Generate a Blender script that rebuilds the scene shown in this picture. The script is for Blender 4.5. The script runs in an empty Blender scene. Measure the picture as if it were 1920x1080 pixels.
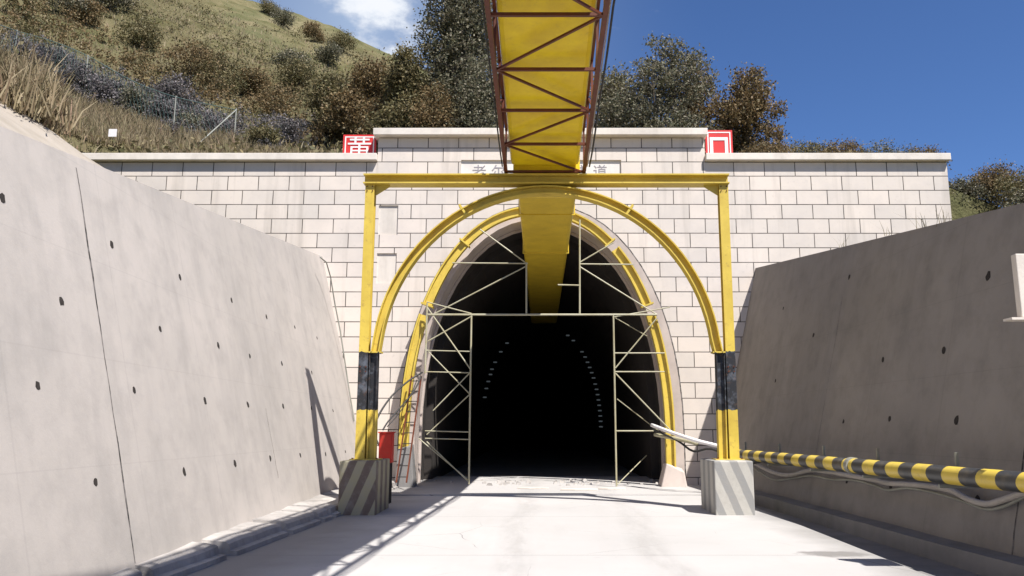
import bpy, math, random
import numpy as np
from mathutils import Vector, Matrix
from mathutils.geometry import tessellate_polygon
R = math.radians
sc = bpy.context.scene
# ------------------------------------------------------------------ camera
PITCH = R(10.02); CH = 1.8; FPX = 1500.0
cd = bpy.data.cameras.new('camera'); cam = bpy.data.objects.new('camera', cd)
sc.collection.objects.link(cam); sc.camera = cam
cam.location = (0, 0, CH); cam.rotation_euler = (R(90) + PITCH, 0, 0)
cd.sensor_width = 36; cd.lens = 36 * FPX / 1920; cd.shift_x = -55 / 1920
cd.clip_start = 0.1; cd.clip_end = 6000
# ------------------------------------------------------------------ sky and sun
SD = Vector((.42, -.54, 1)).normalized()          # towards the sun
EL = math.asin(SD.z); AZ = math.atan2(SD.x, SD.y)
w = bpy.data.worlds.new('World'); sc.world = w; w.use_nodes = True
nt = w.node_tree; nt.nodes.clear(); N = nt.nodes; L = nt.links
def nd(t, **k):
    n = N.new(t)
    for a, b in k.items(): setattr(n, a, b)
    return n
sky = nd('ShaderNodeTexSky', sky_type='NISHITA', sun_disc=False)
sky.sun_elevation = EL; sky.sun_rotation = AZ; sky.altitude = 1200; sky.air_density = 1.0; sky.dust_density = .3; sky.ozone_density = 5.5
bg = nd('ShaderNodeBackground'); bg.inputs[1].default_value = 0.075
out = nd('ShaderNodeOutputWorld')
tc = nd('ShaderNodeTexCoord')
mp = nd('ShaderNodeMapping'); mp.inputs['Scale'].default_value = (1, 1, 1.7)
L.new(tc.outputs['Generated'], mp.inputs[0])
nz = nd('ShaderNodeTexNoise'); nz.inputs['Scale'].default_value = 15; nz.inputs['Detail'].default_value = 8; nz.inputs['Roughness'].default_value = .6
L.new(mp.outputs[0], nz.inputs[0])
def blob(dirv, rad):                                # smooth patch of sky where a cloud stands
    d = nd('ShaderNodeVectorMath', operation='DISTANCE'); L.new(tc.outputs['Generated'], d.inputs[0])
    d.inputs[1].default_value = Vector(dirv).normalized()
    m = nd('ShaderNodeMapRange'); m.inputs[1].default_value = 0; m.inputs[2].default_value = rad
    m.inputs[3].default_value = 1; m.inputs[4].default_value = 0; L.new(d.outputs['Value'], m.inputs[0])
    return m.outputs[0]
def mth(op, a, b, clamp=False):
    m = nd('ShaderNodeMath', operation=op); m.use_clamp = clamp
    for i, v in enumerate((a, b)):
        if isinstance(v, (int, float)): m.inputs[i].default_value = v
        else: L.new(v, m.inputs[i])
    return m.outputs[0]
b1 = blob((-.225, 1, .60), .105); b2 = blob((-.25, 1, .54), .42)
dens = mth('ADD', mth('MULTIPLY', b1, 1.0), mth('MULTIPLY', mth('SUBTRACT', nz.outputs[0], .5), 2.6))
cl = nd('ShaderNodeMapRange'); cl.interpolation_type = 'SMOOTHSTEP'
cl.inputs[1].default_value = .2; cl.inputs[2].default_value = 1.05; L.new(dens, cl.inputs[0])
veil = mth('MULTIPLY', mth('MULTIPLY', b2, b2), .55)
fac = mth('MAXIMUM', mth('MULTIPLY', cl.outputs[0], mth('MULTIPLY', b2, 3.0, True)), veil, True)
mx = nd('ShaderNodeMix', data_type='RGBA'); mx.inputs[7].default_value = (5.0, 6.1, 7.5, 1)
tint = nd('ShaderNodeMix', data_type='RGBA', blend_type='MULTIPLY'); tint.inputs[0].default_value = 1; tint.inputs[7].default_value = (.72, .86, 1.08, 1)
L.new(sky.outputs[0], tint.inputs[6]); L.new(fac, mx.inputs[0]); L.new(tint.outputs[2], mx.inputs[6])
mc = nd('ShaderNodeMix', data_type='RGBA'); mc.inputs[7].default_value = (7.4, 7.6, 8.0, 1)
L.new(mth('MULTIPLY', cl.outputs[0], mth('MULTIPLY', b2, 3.0, True)), mc.inputs[0]); L.new(mx.outputs[2], mc.inputs[6]); L.new(mc.outputs[2], bg.inputs[0]); L.new(bg.outputs[0], out.inputs[0])
sl = bpy.data.lights.new('sun', 'SUN'); sl.energy = 5.0; sl.angle = R(.53); sl.color = (1, .965, .915)
so = bpy.data.objects.new('sun', sl); sc.collection.objects.link(so)
so.rotation_euler = SD.to_track_quat('Z', 'Y').to_euler()
sc.view_settings.view_transform = 'Standard'; sc.view_settings.look = 'None'
sc.view_settings.exposure = 0.75; sc.view_settings.gamma = 1
sc.render.engine = 'CYCLES'
sc.cycles.max_bounces = 5

# ------------------------------------------------------------------ helpers
C = sc.collection.objects
def at(px, py, Y):                                  # a direction seen at the camera, cut by the plane y = Y
    a = (px - 1015) / FPX; b = (540 - py) / FPX
    cy = math.cos(PITCH) - b * math.sin(PITCH); cz = math.sin(PITCH) + b * math.cos(PITCH)
    return Vector((a / cy * Y, Y, CH + cz / cy * Y))
def gz(y): return .008 * y
def sm(a, b, t):
    t = min(1, max(0, (t - a) / (b - a))); return t * t * (3 - 2 * t)

class MB:
    def __init__(s): s.v = []; s.f = []
    def add(s, vs, fs):
        o = len(s.v); s.v += [tuple(q) for q in vs]; s.f += [tuple(i + o for i in f) for f in fs]; return s
    def box(s, x0, x1, y0, y1, z0, z1):
        vs = [(x, y, z) for x in (x0, x1) for y in (y0, y1) for z in (z0, z1)]
        return s.add(vs, [(0,1,3,2), (4,6,7,5), (0,4,5,1), (2,3,7,6), (0,2,6,4), (1,5,7,3)])
    def bar(s, a, b, w, h=None, up=(0, 0, 1)):      # a rectangular bar from a to b
        a = Vector(a); b = Vector(b); h = h or w; d = (b - a).normalized(); up = Vector(up)
        if abs(d.dot(up)) > .99: up = Vector((0, 1, 0))
        r = d.cross(up).normalized(); u = r.cross(d)
        vs = [p + r * i * w / 2 + u * j * h / 2 for p in (a, b) for i, j in ((-1,-1), (1,-1), (1,1), (-1,1))]
        return s.add(vs, [(3,2,1,0), (4,5,6,7), (0,1,5,4), (1,2,6,5), (2,3,7,6), (3,0,4,7)])
    def tube(s, pts, r, n=8, cap=True):
        pts = [Vector(p) for p in pts]; vs = []; m = len(pts)
        for i, p in enumerate(pts):
            d = (pts[min(i + 1, m - 1)] - pts[max(i - 1, 0)]).normalized()
            up = Vector((0, 0, 1)) if abs(d.z) < .9 else Vector((0, 1, 0))
            a = d.cross(up).normalized(); b = d.cross(a)
            rr = r[i] if isinstance(r, (list, tuple)) else r
            vs += [p + (a * math.cos(t) + b * math.sin(t)) * rr for t in (2 * math.pi * k / n for k in range(n))]
        fs = [(i*n+k, i*n+(k+1)%n, (i+1)*n+(k+1)%n, (i+1)*n+k) for i in range(m-1) for k in range(n)]
        if cap: fs += [tuple(range(n))[::-1], tuple(range((m-1)*n, m*n))]
        return s.add(vs, fs)
    def sweep(s, prof, pts, nrm):                   # prof (radial, y) swept along pts lying in a plane y = const
        n = len(prof); vs = []
        for p, q in zip(pts, nrm):
            vs += [Vector(p) + Vector(q) * a + Vector((0, b, 0)) for a, b in prof]
        m = len(pts)
        fs = [(i*n+k, i*n+(k+1)%n, (i+1)*n+(k+1)%n, (i+1)*n+k) for i in range(m-1) for k in range(n)]
        fs += [tuple(range(n)), tuple(range((m-1)*n, m*n))[::-1]]
        return s.add(vs, fs)
    def slab(s, loops, y0, y1):                     # polygon with holes in the xz plane, thickened from y0 to y1
        flat = [q for lp in loops for q in lp]
        tri = tessellate_polygon([[Vector((x, z, 0)) for x, z in lp] for lp in loops])
        n = len(flat); vs = [(x, y0, z) for x, z in flat] + [(x, y1, z) for x, z in flat]
        fs = [tuple(t) for t in tri] + [tuple(i + n for i in t)[::-1] for t in tri]
        o = 0
        for lp in loops:
            k = len(lp)
            fs += [(o+i, o+(i+1)%k, n+o+(i+1)%k, n+o+i) for i in range(k)]; o += k
        return s.add(vs, fs)
    def build(s, name, mat, parent=None, bevel=0, smooth=False):
        me = bpy.data.meshes.new(name); me.from_pydata(s.v, [], s.f); me.validate(); me.update()
        import bmesh
        bm = bmesh.new(); bm.from_mesh(me); bmesh.ops.recalc_face_normals(bm, faces=bm.faces); bm.to_mesh(me); bm.free()
        me.materials.append(mat)
        if smooth: me.polygons.foreach_set('use_smooth', [True] * len(me.polygons))
        o = bpy.data.objects.new(name, me); C.link(o)
        if bevel:
            b = o.modifiers.new('bevel', 'BEVEL'); b.width = bevel; b.segments = 2; b.limit_method = 'ANGLE'; b.angle_limit = R(40)
        if parent: put(o, parent)
        return o
def put(o, parent):
    o.parent = parent; o.matrix_parent_inverse = Matrix.Translation(-parent.location)
def tag(o, label=None, cat=None, group=None, kind=None):
    for k, v in (('label', label), ('category', cat), ('group', group), ('kind', kind)):
        if v: o[k] = v
    return o
def thing(name, loc, label, cat, group=None):
    o = bpy.data.objects.new(name, None); o.location = loc; o.empty_display_size = .2; C.link(o)
    return tag(o, label, cat, group)

class NT:                                           # tiny node-graph writer for materials
    def __init__(s, name, rough=.8, metal=0, spec=.3):
        s.m = bpy.data.materials.new(name); s.m.use_nodes = True; s.t = s.m.node_tree
        s.b = s.t.nodes['Principled BSDF']; s.b.inputs['Roughness'].default_value = rough
        s.b.inputs['Metallic'].default_value = metal; s.b.inputs['Specular IOR Level'].default_value = spec
        s.tc = s.t.nodes.new('ShaderNodeTexCoord'); s.co = s.tc.outputs['Object']
    def node(s, t, ins=None, **k):
        n = s.t.nodes.new(t)
        for a, b in k.items(): setattr(n, a, b)
        for a, b in (ins or {}).items(): s.set(n, a, b)
        return n
    def set(s, n, i, v):
        if hasattr(v, 'is_linked') or isinstance(v, bpy.types.NodeSocket): s.t.links.new(v, n.inputs[i])
        else: n.inputs[i].default_value = v
    def noise(s, scale, detail=5, rough=.6, co=None, stretch=None):
        co = co or s.co
        if stretch: co = s.node('ShaderNodeMapping', {0: co, 'Scale': stretch}).outputs[0]
        return s.node('ShaderNodeTexNoise', {'Vector': co, 'Scale': scale, 'Detail': detail, 'Roughness': rough}).outputs[0]
    def ramp(s, f, stops):
        n = s.node('ShaderNodeValToRGB', {0: f}); e = n.color_ramp.elements
        while len(e) < len(stops): e.new(.5)
        for el, (p, c) in zip(e, stops): el.position = p; el.color = (c if len(c) == 4 else (*c, 1))
        return n.outputs[0]
    def mix(s, f, a, b, mode='MIX'):
        n = s.node('ShaderNodeMix', data_type='RGBA', blend_type=mode)
        for i, v in ((0, f), (6, a), (7, b)):
            if isinstance(v, tuple) and len(v) == 3: v = (*v, 1)
            s.set(n, i, v)
        return n.outputs[2]
    def math(s, op, a, b=0.0, c=None):
        n = s.node('ShaderNodeMath', {0: a, 1: b}, operation=op)
        if c is not None: s.set(n, 2, c)
        return n.outputs[0]
    def rng(s, v, a, b, c=0.0, d=1.0): return s.node('ShaderNodeMapRange', {0: v, 1: a, 2: b, 3: c, 4: d}).outputs[0]
    def sep(s, v=None):
        return s.node('ShaderNodeSeparateXYZ', {0: v or s.co}).outputs
    def col(s, v):
        if isinstance(v, tuple) and len(v) == 3: v = (*v, 1)
        s.set(s.b, 'Base Color', v)
    def bump(s, h, strength=.3, dist=.02):
        n = s.node('ShaderNodeBump', {'Height': h, 'Strength': strength, 'Distance': dist}); s.set(s.b, 'Normal', n.outputs[0])

# ------------------------------------------------------------------ materials
def concrete(name, ca, cb, cc, streak=.5, sc_=1.0, board=False, bump=.25):
    t = NT(name, .85)
    n1 = t.noise(.35 * sc_, 6); n2 = t.noise(2.2 * sc_, 7, .65); n3 = t.noise(1.3, 5, .6, stretch=(1.2, 1.2, .12))
    c = t.mix(t.rng(n1, .35, .65), ca, cb)
    c = t.mix(t.math('MULTIPLY', t.rng(n3, .5, .75), streak), c, cc)
    c = t.mix(t.math('MULTIPLY', t.rng(n2, .45, .8), .45), c, cc)
    h = t.noise(26, 6, .7)
    if board:                                       # shutter-board joints cast into the face
        x, y, z = t.sep()
        for ax, per, o in ((z, 1.22, .35), (y, 2.44, .4)):
            fr = t.math('FRACT', t.math('ADD', t.math('DIVIDE', ax, per), o))
            ln = t.math('LESS_THAN', t.math('ABSOLUTE', t.math('SUBTRACT', fr, .5)), .006)
            c = t.mix(t.math('MULTIPLY', ln, .14), c, cc)
    t.col(c); t.bump(h, bump, .012)
    return t.m
M = {}
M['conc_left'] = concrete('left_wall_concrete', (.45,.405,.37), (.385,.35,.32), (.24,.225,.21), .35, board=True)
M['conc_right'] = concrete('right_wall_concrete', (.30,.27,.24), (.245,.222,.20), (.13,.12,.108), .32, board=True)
M['conc_pale'] = concrete('pale_concrete', (.70,.64,.57), (.60,.545,.485), (.36,.32,.28), .45)
M['plate'] = concrete('name_plate_stone', (.74,.70,.65), (.66,.62,.58), (.45,.42,.39), .3)
M['conc_ring'] = concrete('ring_concrete', (.56,.48,.43), (.46,.39,.35), (.26,.22,.195), .5)
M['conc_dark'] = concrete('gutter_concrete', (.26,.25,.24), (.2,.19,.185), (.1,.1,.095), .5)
M['kerb'] = concrete('kerb_concrete', (.46,.43,.40), (.35,.325,.305), (.13,.12,.11), .7, 2.5, bump=.8)
M['shoulder'] = concrete('shoulder_render', (.36,.315,.265), (.30,.26,.215), (.2,.17,.13), .5)
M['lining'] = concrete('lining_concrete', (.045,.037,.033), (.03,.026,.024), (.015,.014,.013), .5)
t = NT('road_concrete', .8)
n1 = t.noise(.22, 6, .6); n2 = t.noise(1.1, 7, .65, stretch=(1, .18, 1)); n3 = t.noise(5, 8, .7)
c = t.mix(t.rng(n1, .35, .65), (.46,.44,.425), (.40,.385,.37))
c = t.mix(t.math('MULTIPLY', t.rng(n2, .52, .72), .35), c, (.36,.34,.32))
c = t.mix(t.math('MULTIPLY', t.rng(n3, .62, .75), .5), c, (.27,.26,.25))
x, y, z = t.sep()
vc = t.node('ShaderNodeTexVoronoi', {'Vector': t.node('ShaderNodeMixRGB', {0: .12, 1: t.co, 2: t.node('ShaderNodeTexNoise', {'Vector': t.co, 'Scale': 1.2, 'Detail': 5}).outputs[1]}, blend_type='ADD').outputs[0], 'Scale': .28}, feature='DISTANCE_TO_EDGE').outputs[0]
crack = t.math('MULTIPLY', t.math('LESS_THAN', vc, .0012), t.rng(t.noise(.5, 3), .45, .6))
c = t.mix(t.math('MULTIPLY', crack, .7), c, (.1,.095,.09))
for off in (-.35, 1.75):                            # tyre tracks
    tr = t.math('ABSOLUTE', t.math('SUBTRACT', t.math('ADD', x, t.math('MULTIPLY', t.math('SUBTRACT', t.noise(.12, 2), .5), 1.5)), off))
    c = t.mix(t.math('MULTIPLY', t.math('MULTIPLY', t.rng(tr, .34, .12), t.rng(t.noise(3, 7, .7, stretch=(1.5, .35, 1)), .35, .65)), .32), c, (.22,.205,.19))
jn = t.math('LESS_THAN', t.math('ABSOLUTE', t.math('SUBTRACT', t.math('FRACT', t.math('DIVIDE', y, 4.6)), .5)), .0022)
c = t.mix(t.math('MULTIPLY', jn, .6), c, (.1,.095,.09))
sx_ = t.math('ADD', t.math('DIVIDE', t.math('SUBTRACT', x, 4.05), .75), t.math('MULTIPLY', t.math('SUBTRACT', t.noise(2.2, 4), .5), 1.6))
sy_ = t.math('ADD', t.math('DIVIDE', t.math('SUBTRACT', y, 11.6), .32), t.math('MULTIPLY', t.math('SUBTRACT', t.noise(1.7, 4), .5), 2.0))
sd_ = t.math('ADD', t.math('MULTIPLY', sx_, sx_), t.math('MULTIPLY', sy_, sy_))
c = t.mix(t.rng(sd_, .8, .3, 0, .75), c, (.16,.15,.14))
edge = t.math('ADD', t.math('ABSOLUTE', t.math('ADD', x, -.6)), t.math('MULTIPLY', t.noise(.8, 5), 1.4))
c = t.mix(t.rng(edge, 4.0, 5.0, 0, .75), c, (.2,.19,.18))
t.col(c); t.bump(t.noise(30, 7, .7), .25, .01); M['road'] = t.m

t = NT('portal_blocks', .8)                         # scored blocks 0.95 x 0.455 m
x, y, z = t.sep()
v = t.node('ShaderNodeCombineXYZ', {0: t.math('ADD', x, .20), 1: t.math('ADD', z, -.43), 2: 0.0}).outputs[0]
warp = t.node('ShaderNodeTexNoise', {'Vector': t.co, 'Scale': 1.5, 'Detail': 3})
v = t.node('ShaderNodeMixRGB', {0: .006, 1: v, 2: warp.outputs[1]}, blend_type='ADD').outputs[0]
br = t.node('ShaderNodeTexBrick', {'Vector': v, 'Color1': (.67,.59,.52,1), 'Color2': (.59,.53,.475,1), 'Mortar': (.05,.042,.04,1),
     'Scale': 1.0, 'Mortar Size': .0135, 'Mortar Smooth': .15, 'Bias': 0.0, 'Brick Width': .95, 'Row Height': .455}, offset=.5)
c = t.mix(t.math('MULTIPLY', t.rng(t.noise(1.2, 6), .4, .7), .3), br.outputs[0], (.40,.37,.35), 'MIX')
dirt = t.rng(t.noise(.9, 5, .6, stretch=(2.2, 1, .16)), .55, .8)
c = t.mix(t.math('MULTIPLY', dirt, .6), c, (.33,.29,.25))
c = t.mix(t.math('MULTIPLY', t.rng(t.noise(9, 5), .6, .75), .2), c, (.3,.28,.26))
c = t.mix(br.outputs[1], c, t.mix(t.rng(t.noise(2.3, 5), .42, .62), (.05,.042,.036), (.14,.12,.105)))
t.col(c)
h = t.math('SUBTRACT', t.math('MULTIPLY', t.noise(18, 6, .7), .15), br.outputs[1]); t.bump(h, .6, .03)
M['blocks'] = t.m

def paint(name, base, dark, rust=.3, bands=False, rough=.45, worn=(.2,.1,.05)):
    t = NT(name, rough, 0, .4)
    c = t.mix(t.rng(t.noise(1.7, 6), .35, .7), base, dark)
    if bands:
        x, y, z = t.sep()
        zz = t.math('ADD', z, t.math('MULTIPLY', t.math('SUBTRACT', t.noise(7, 3), .5), .12))
        inb = t.math('MULTIPLY', t.math('LESS_THAN', zz, 3.42), t.math('GREATER_THAN', zz, 2.2))
        blk = t.mix(t.rng(t.noise(6, 5), .5, .7), (.022,.022,.024), (.10,.11,.13))
        c = t.mix(inb, c, blk)
    c = t.mix(t.math('MULTIPLY', t.rng(t.noise(8, 7, .7), .56, .72), rust), c, worn)
    t.col(c); t.bump(t.noise(40, 4), .12, .004)
    return t.m
M['yellow_band'] = paint('yellow_paint_banded', (.62,.46,.075), (.48,.34,.05), .5, True)
M['yellow'] = paint('yellow_paint', (.62,.465,.08), (.48,.35,.055), .5)
M['duct'] = paint('duct_yellow', (.84,.62,.008), (.66,.44,.012), .3, worn=(.38,.23,.05))
M['duct_in'] = paint('inner_duct_yellow', (.66,.47,.04), (.52,.36,.03), .3)
M['rust'] = paint('rusty_truss_paint', (.14,.034,.013), (.08,.022,.011), .6, worn=(.04,.018,.012))
M['tube'] = paint('pale_scaffold_tube', (.42,.40,.29), (.33,.29,.17), .5, worn=(.3,.23,.07))
M['red'] = paint('red_board', (.60,.035,.03), (.50,.03,.03), .1, worn=(.4,.08,.07))
M['redbox'] = paint('red_cabinet_paint', (.66,.05,.03), (.5,.03,.02), .3)
M['white'] = paint('white_lettering', (.8,.77,.75), (.72,.68,.66), .1, worn=(.5,.4,.4))
M['black'] = paint('black_rubber', (.02,.02,.02), (.035,.033,.03), .3, rough=.6, worn=(.08,.07,.06))
M['hose'] = paint('pale_hose', (.46,.42,.38), (.33,.30,.27), .4, rough=.6, worn=(.2,.18,.16))
M['ink'] = paint('faded_lettering', (.22,.2,.22), (.34,.32,.33), .5, worn=(.5,.47,.45))
M['wire'] = paint('green_wire', (.09,.15,.13), (.14,.2,.18), .3, worn=(.2,.2,.18))
M['postgrey'] = paint('weathered_post', (.3,.3,.26), (.2,.2,.17), .4)
t = NT('hole_dark', .95); t.col(t.mix(t.noise(20), (.012,.011,.01), (.05,.04,.035))); M['hole'] = t.m
t = NT('joint_dark', .95); t.col(t.mix(t.rng(t.noise(6), .4, .6), (.03,.028,.026), (.2,.18,.17))); M['joint'] = t.m
t = NT('glowing_reflector', .5); t.col((.3,.35,.38)); t.b.inputs['Emission Color'].default_value = (.75,.9,1,1)
t.b.inputs['Emission Strength'].default_value = .035; M['glow_plate'] = t.m  # weak emission put into the reflector plates so they show in the dark

t = NT('striped_pipe', .4, 0, .5)
x, y, z = t.sep()
fr = t.math('FRACT', t.math('DIVIDE', t.math('ADD', t.math('ADD', y, .1), t.math('MULTIPLY', t.noise(5, 2), .06)), .76))
st = t.math('LESS_THAN', fr, .5)
c = t.mix(st, (.04,.042,.045), (.68,.50,.07))
c = t.mix(t.math('MULTIPLY', t.rng(t.noise(4, 7, .7), .5, .75), .5), c, (.2,.16,.1))
t.col(c); M['pipe'] = t.m
def stripes(name, ca, cb, sgn, per, off=0.0):
    t = NT(name, .8)
    x, y, z = t.sep(); n = t.sep(t.tc.outputs['Normal'])
    ax = t.math('GREATER_THAN', t.math('ABSOLUTE', n[0]), .5)
    ff = t.math('ADD', t.math('SUBTRACT', x, t.math('MULTIPLY', z, .42 * sgn)), off)
    sd = t.math('MULTIPLY', y, .72)
    co = t.node('ShaderNodeMix', {0: ax, 2: ff, 3: sd}, data_type='FLOAT').outputs[0]
    co = t.math('ADD', co, t.math('MULTIPLY', t.noise(3, 4), .035))
    fr = t.math('FRACT', t.math('DIVIDE', co, per))
    f = t.math('MULTIPLY', t.rng(fr, .47, .53), t.math('SUBTRACT', 1.0, t.rng(fr, .96, 1.0)))
    c = t.mix(f, ca, cb)
    c = t.mix(t.math('MULTIPLY', t.rng(t.noise(5, 7, .7), .45, .7), .45), c, (.3,.28,.25))
    t.col(c); t.bump(t.noise(25, 6), .3, .01); return t.m
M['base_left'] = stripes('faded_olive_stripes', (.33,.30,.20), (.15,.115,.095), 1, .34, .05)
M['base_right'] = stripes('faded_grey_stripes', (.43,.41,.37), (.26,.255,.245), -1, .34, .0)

def foliage(name, cols, tr=.25):
    t = NT(name, .6, 0, .25)
    g = t.node('ShaderNodeNewGeometry')
    k = len(cols)
    c = t.ramp(g.outputs['Random Per Island'], [(i / (k - 1), q) for i, q in enumerate(cols)])
    big = t.noise(.9, 3)
    c = t.mix(t.rng(big, .4, .65), c, cols[-1], 'MIX') if False else t.mix(t.math('MULTIPLY', t.rng(big, .42, .62), .35), c, cols[k // 2])
    t.col(c)
    tl = t.node('ShaderNodeBsdfTranslucent', {0: c}); ms = t.node('ShaderNodeMixShader', {0: tr, 1: t.b.outputs[0], 2: tl.outputs[0]})
    o = [q for q in t.t.nodes if q.type == 'OUTPUT_MATERIAL'][0]; t.t.links.new(ms.outputs[0], o.inputs[0])
    return t.m
M['leaf_grey'] = foliage('leaf_grey_green', [(.045,.05,.03), (.10,.105,.06), (.17,.16,.10), (.30,.26,.19), (.09,.085,.05)])
M['leaf_brown'] = foliage('leaf_brown', [(.10,.065,.03), (.18,.12,.055), (.26,.18,.09), (.13,.11,.05), (.08,.07,.04)])
M['leaf_olive'] = foliage('leaf_olive', [(.085,.075,.035), (.16,.135,.06), (.25,.20,.105), (.12,.12,.05), (.065,.065,.03)])
M['leaf_purple'] = foliage('brush_purple_grey', [(.05,.055,.05), (.12,.11,.11), (.24,.21,.21), (.10,.085,.085), (.045,.06,.05)])
M['leaf_tan'] = foliage('dry_grass', [(.30,.235,.14), (.22,.185,.095), (.34,.265,.17), (.14,.135,.065), (.27,.17,.11)])
t = NT('bark', .9); t.col(t.mix(t.noise(8), (.06,.045,.035), (.13,.11,.09))); t.bump(t.noise(30), .5, .02); M['bark'] = t.m
t = NT('hill_earth', .95, 0, .1)
n1 = t.noise(.055, 6, .6); n2 = t.noise(.35, 7, .65); n3 = t.noise(1.8, 6, .7)
c = t.ramp(n1, [(.36, (.135,.12,.06)), (.46, (.21,.18,.095)), (.55, (.13,.13,.06)), (.66, (.24,.205,.115))])
c = t.mix(t.math('MULTIPLY', t.rng(n2, .47, .62), .6), c, (.085,.085,.03))
c = t.mix(t.math('MULTIPLY', t.rng(n3, .52, .7), .5), c, (.16,.10,.05))
t.col(c); t.bump(t.noise(1.2, 8, .75), 1.0, .5); M['hill'] = t.m
t = NT('far_ground', .95, 0, .1); t.col(t.mix(t.noise(.02, 6), (.2,.16,.09), (.12,.12,.05))); M['ground'] = t.m

# ------------------------------------------------------------------ geometry of the cutting
PY = 23.8                                           # front plane of the portal
GY = 17.0                                           # plane of the gantry
BL = .245; BR = .232
def xl(y, z): return -4.62 - .028 * (y - 12) - BL * z        # face of the left wall
def xr(y, z): return 4.97 + .06 * (PY - y) + BR * z          # face of the right wall
def topl(y):
    z = 6.98 - .128 * (PY - y); return max(z, 4.6) if y > 4 else 4.6
def topr(y):
    z = 6.62 - .128 * (PY - y); return max(z, 4.3) if y > 4 else 4.3

# ground, road
MB().add([(-3000,-3000,-.6), (3000,-3000,-.6), (3000,3000,-.6), (-3000,3000,-.6)], [(0,1,2,3)]).build('ground', M['ground'])
g = MB(); ys = [-25, 0, 5, 10, 15, 20, PY - 3.15, ]
ys2 = [-25] + [i * 1.0 for i in range(0, 21)]
for a, b in zip(ys2[:-1], ys2[1:]):
    pass
def strip(x0, x1, y0, y1, dz, thick=.25):
    return MB().add([(x0,y0,gz(y0)+dz),(x1,y0,gz(y0)+dz),(x1,y1,gz(y1)+dz),(x0,y1,gz(y1)+dz),
                     (x0,y0,gz(y0)+dz-thick),(x1,y0,gz(y0)+dz-thick),(x1,y1,gz(y1)+dz-thick),(x0,y1,gz(y1)+dz-thick)],
                    [(0,1,2,3),(7,6,5,4),(0,4,5,1),(1,5,6,2),(2,6,7,3),(3,7,4,0)])
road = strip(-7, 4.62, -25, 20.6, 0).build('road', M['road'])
ap = strip(-7, 5.2, 20.6, 27.5, .03)
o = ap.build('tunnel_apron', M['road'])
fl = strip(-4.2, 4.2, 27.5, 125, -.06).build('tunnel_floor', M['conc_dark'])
gt = strip(4.62, 7.2, -25, 20.6, -.07).build('gutter', M['conc_dark'])
for q, in ((road,), (o,), (fl,), (gt,)): q['kind'] = 'structure'
bpy.data.objects['ground']['kind'] = 'structure'

# kerb along the left wall: broken ledge with notches
rnd = random.Random(3)
k = MB(); yy = -10.0; notches = [(9.3, 9.5), (11.15, 11.45), (13.4, 13.6), (15.0, 15.22), (15.7, 15.95), (18.2, 18.4)]
segs = []; cur = -12.0
for a, b in notches: segs.append((cur, a)); cur = b
segs.append((cur, PY - .02))
def kx(y): return -4.36 + .055 * min(max(y - 10.5, -2), 5)
for a, b in segs:
    n = max(1, int((b - a) / .45)); ps = [a + (b - a) * i / n for i in range(n + 1)]
    vs = []
    for y in ps:
        j = rnd.uniform(-.012, .012); hh = .19 + rnd.uniform(-.012, .012); ff = kx(y) + j
        g0 = gz(y)
        vs += [(ff + .13, y, g0 - .1), (ff + .12, y, g0 + .06), (ff + .02, y, g0 + .075 + rnd.uniform(-.01,.01)), (ff, y, g0 + hh - .03), (ff - .05, y, g0 + hh), (xl(y, .2) - .2, y, g0 + hh + .05), (xl(y, .2) - .2, y, g0 - .1)]
    fs = [(i*7+j, i*7+(j+1)%7, (i+1)*7+(j+1)%7, (i+1)*7+j) for i in range(n) for j in range(7)] + [tuple(range(7)), tuple(range(n*7, n*7+7))[::-1]]
    k.add(vs, fs)
for a, b in notches: k.box(-5.4, kx(a) - .16, a, b, -.1, gz(a) + .15)
o = k.build('kerb', M['kerb']); tag(o, kind='structure')
k = MB()
ps = [-12 + i * .8 for i in range(45)]; vs = []
for y in ps:
    f = xr(y, .2) - .36; h = gz(y) + .17 + rnd.uniform(-.015, .015)
    vs += [(f, y, -.2), (f + .02, y, h), (f + .7, y, h + .02), (f + .7, y, -.2)]
k.add(vs, [(i*4+j, i*4+(j+1)%4, (i+1)*4+(j+1)%4, (i+1)*4+j) for i in range(44) for j in range(4)] + [(0,1,2,3), tuple(range(176,180))[::-1]])
tag(k.build('gutter_ledge', M['conc_dark']), kind='structure')

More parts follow.
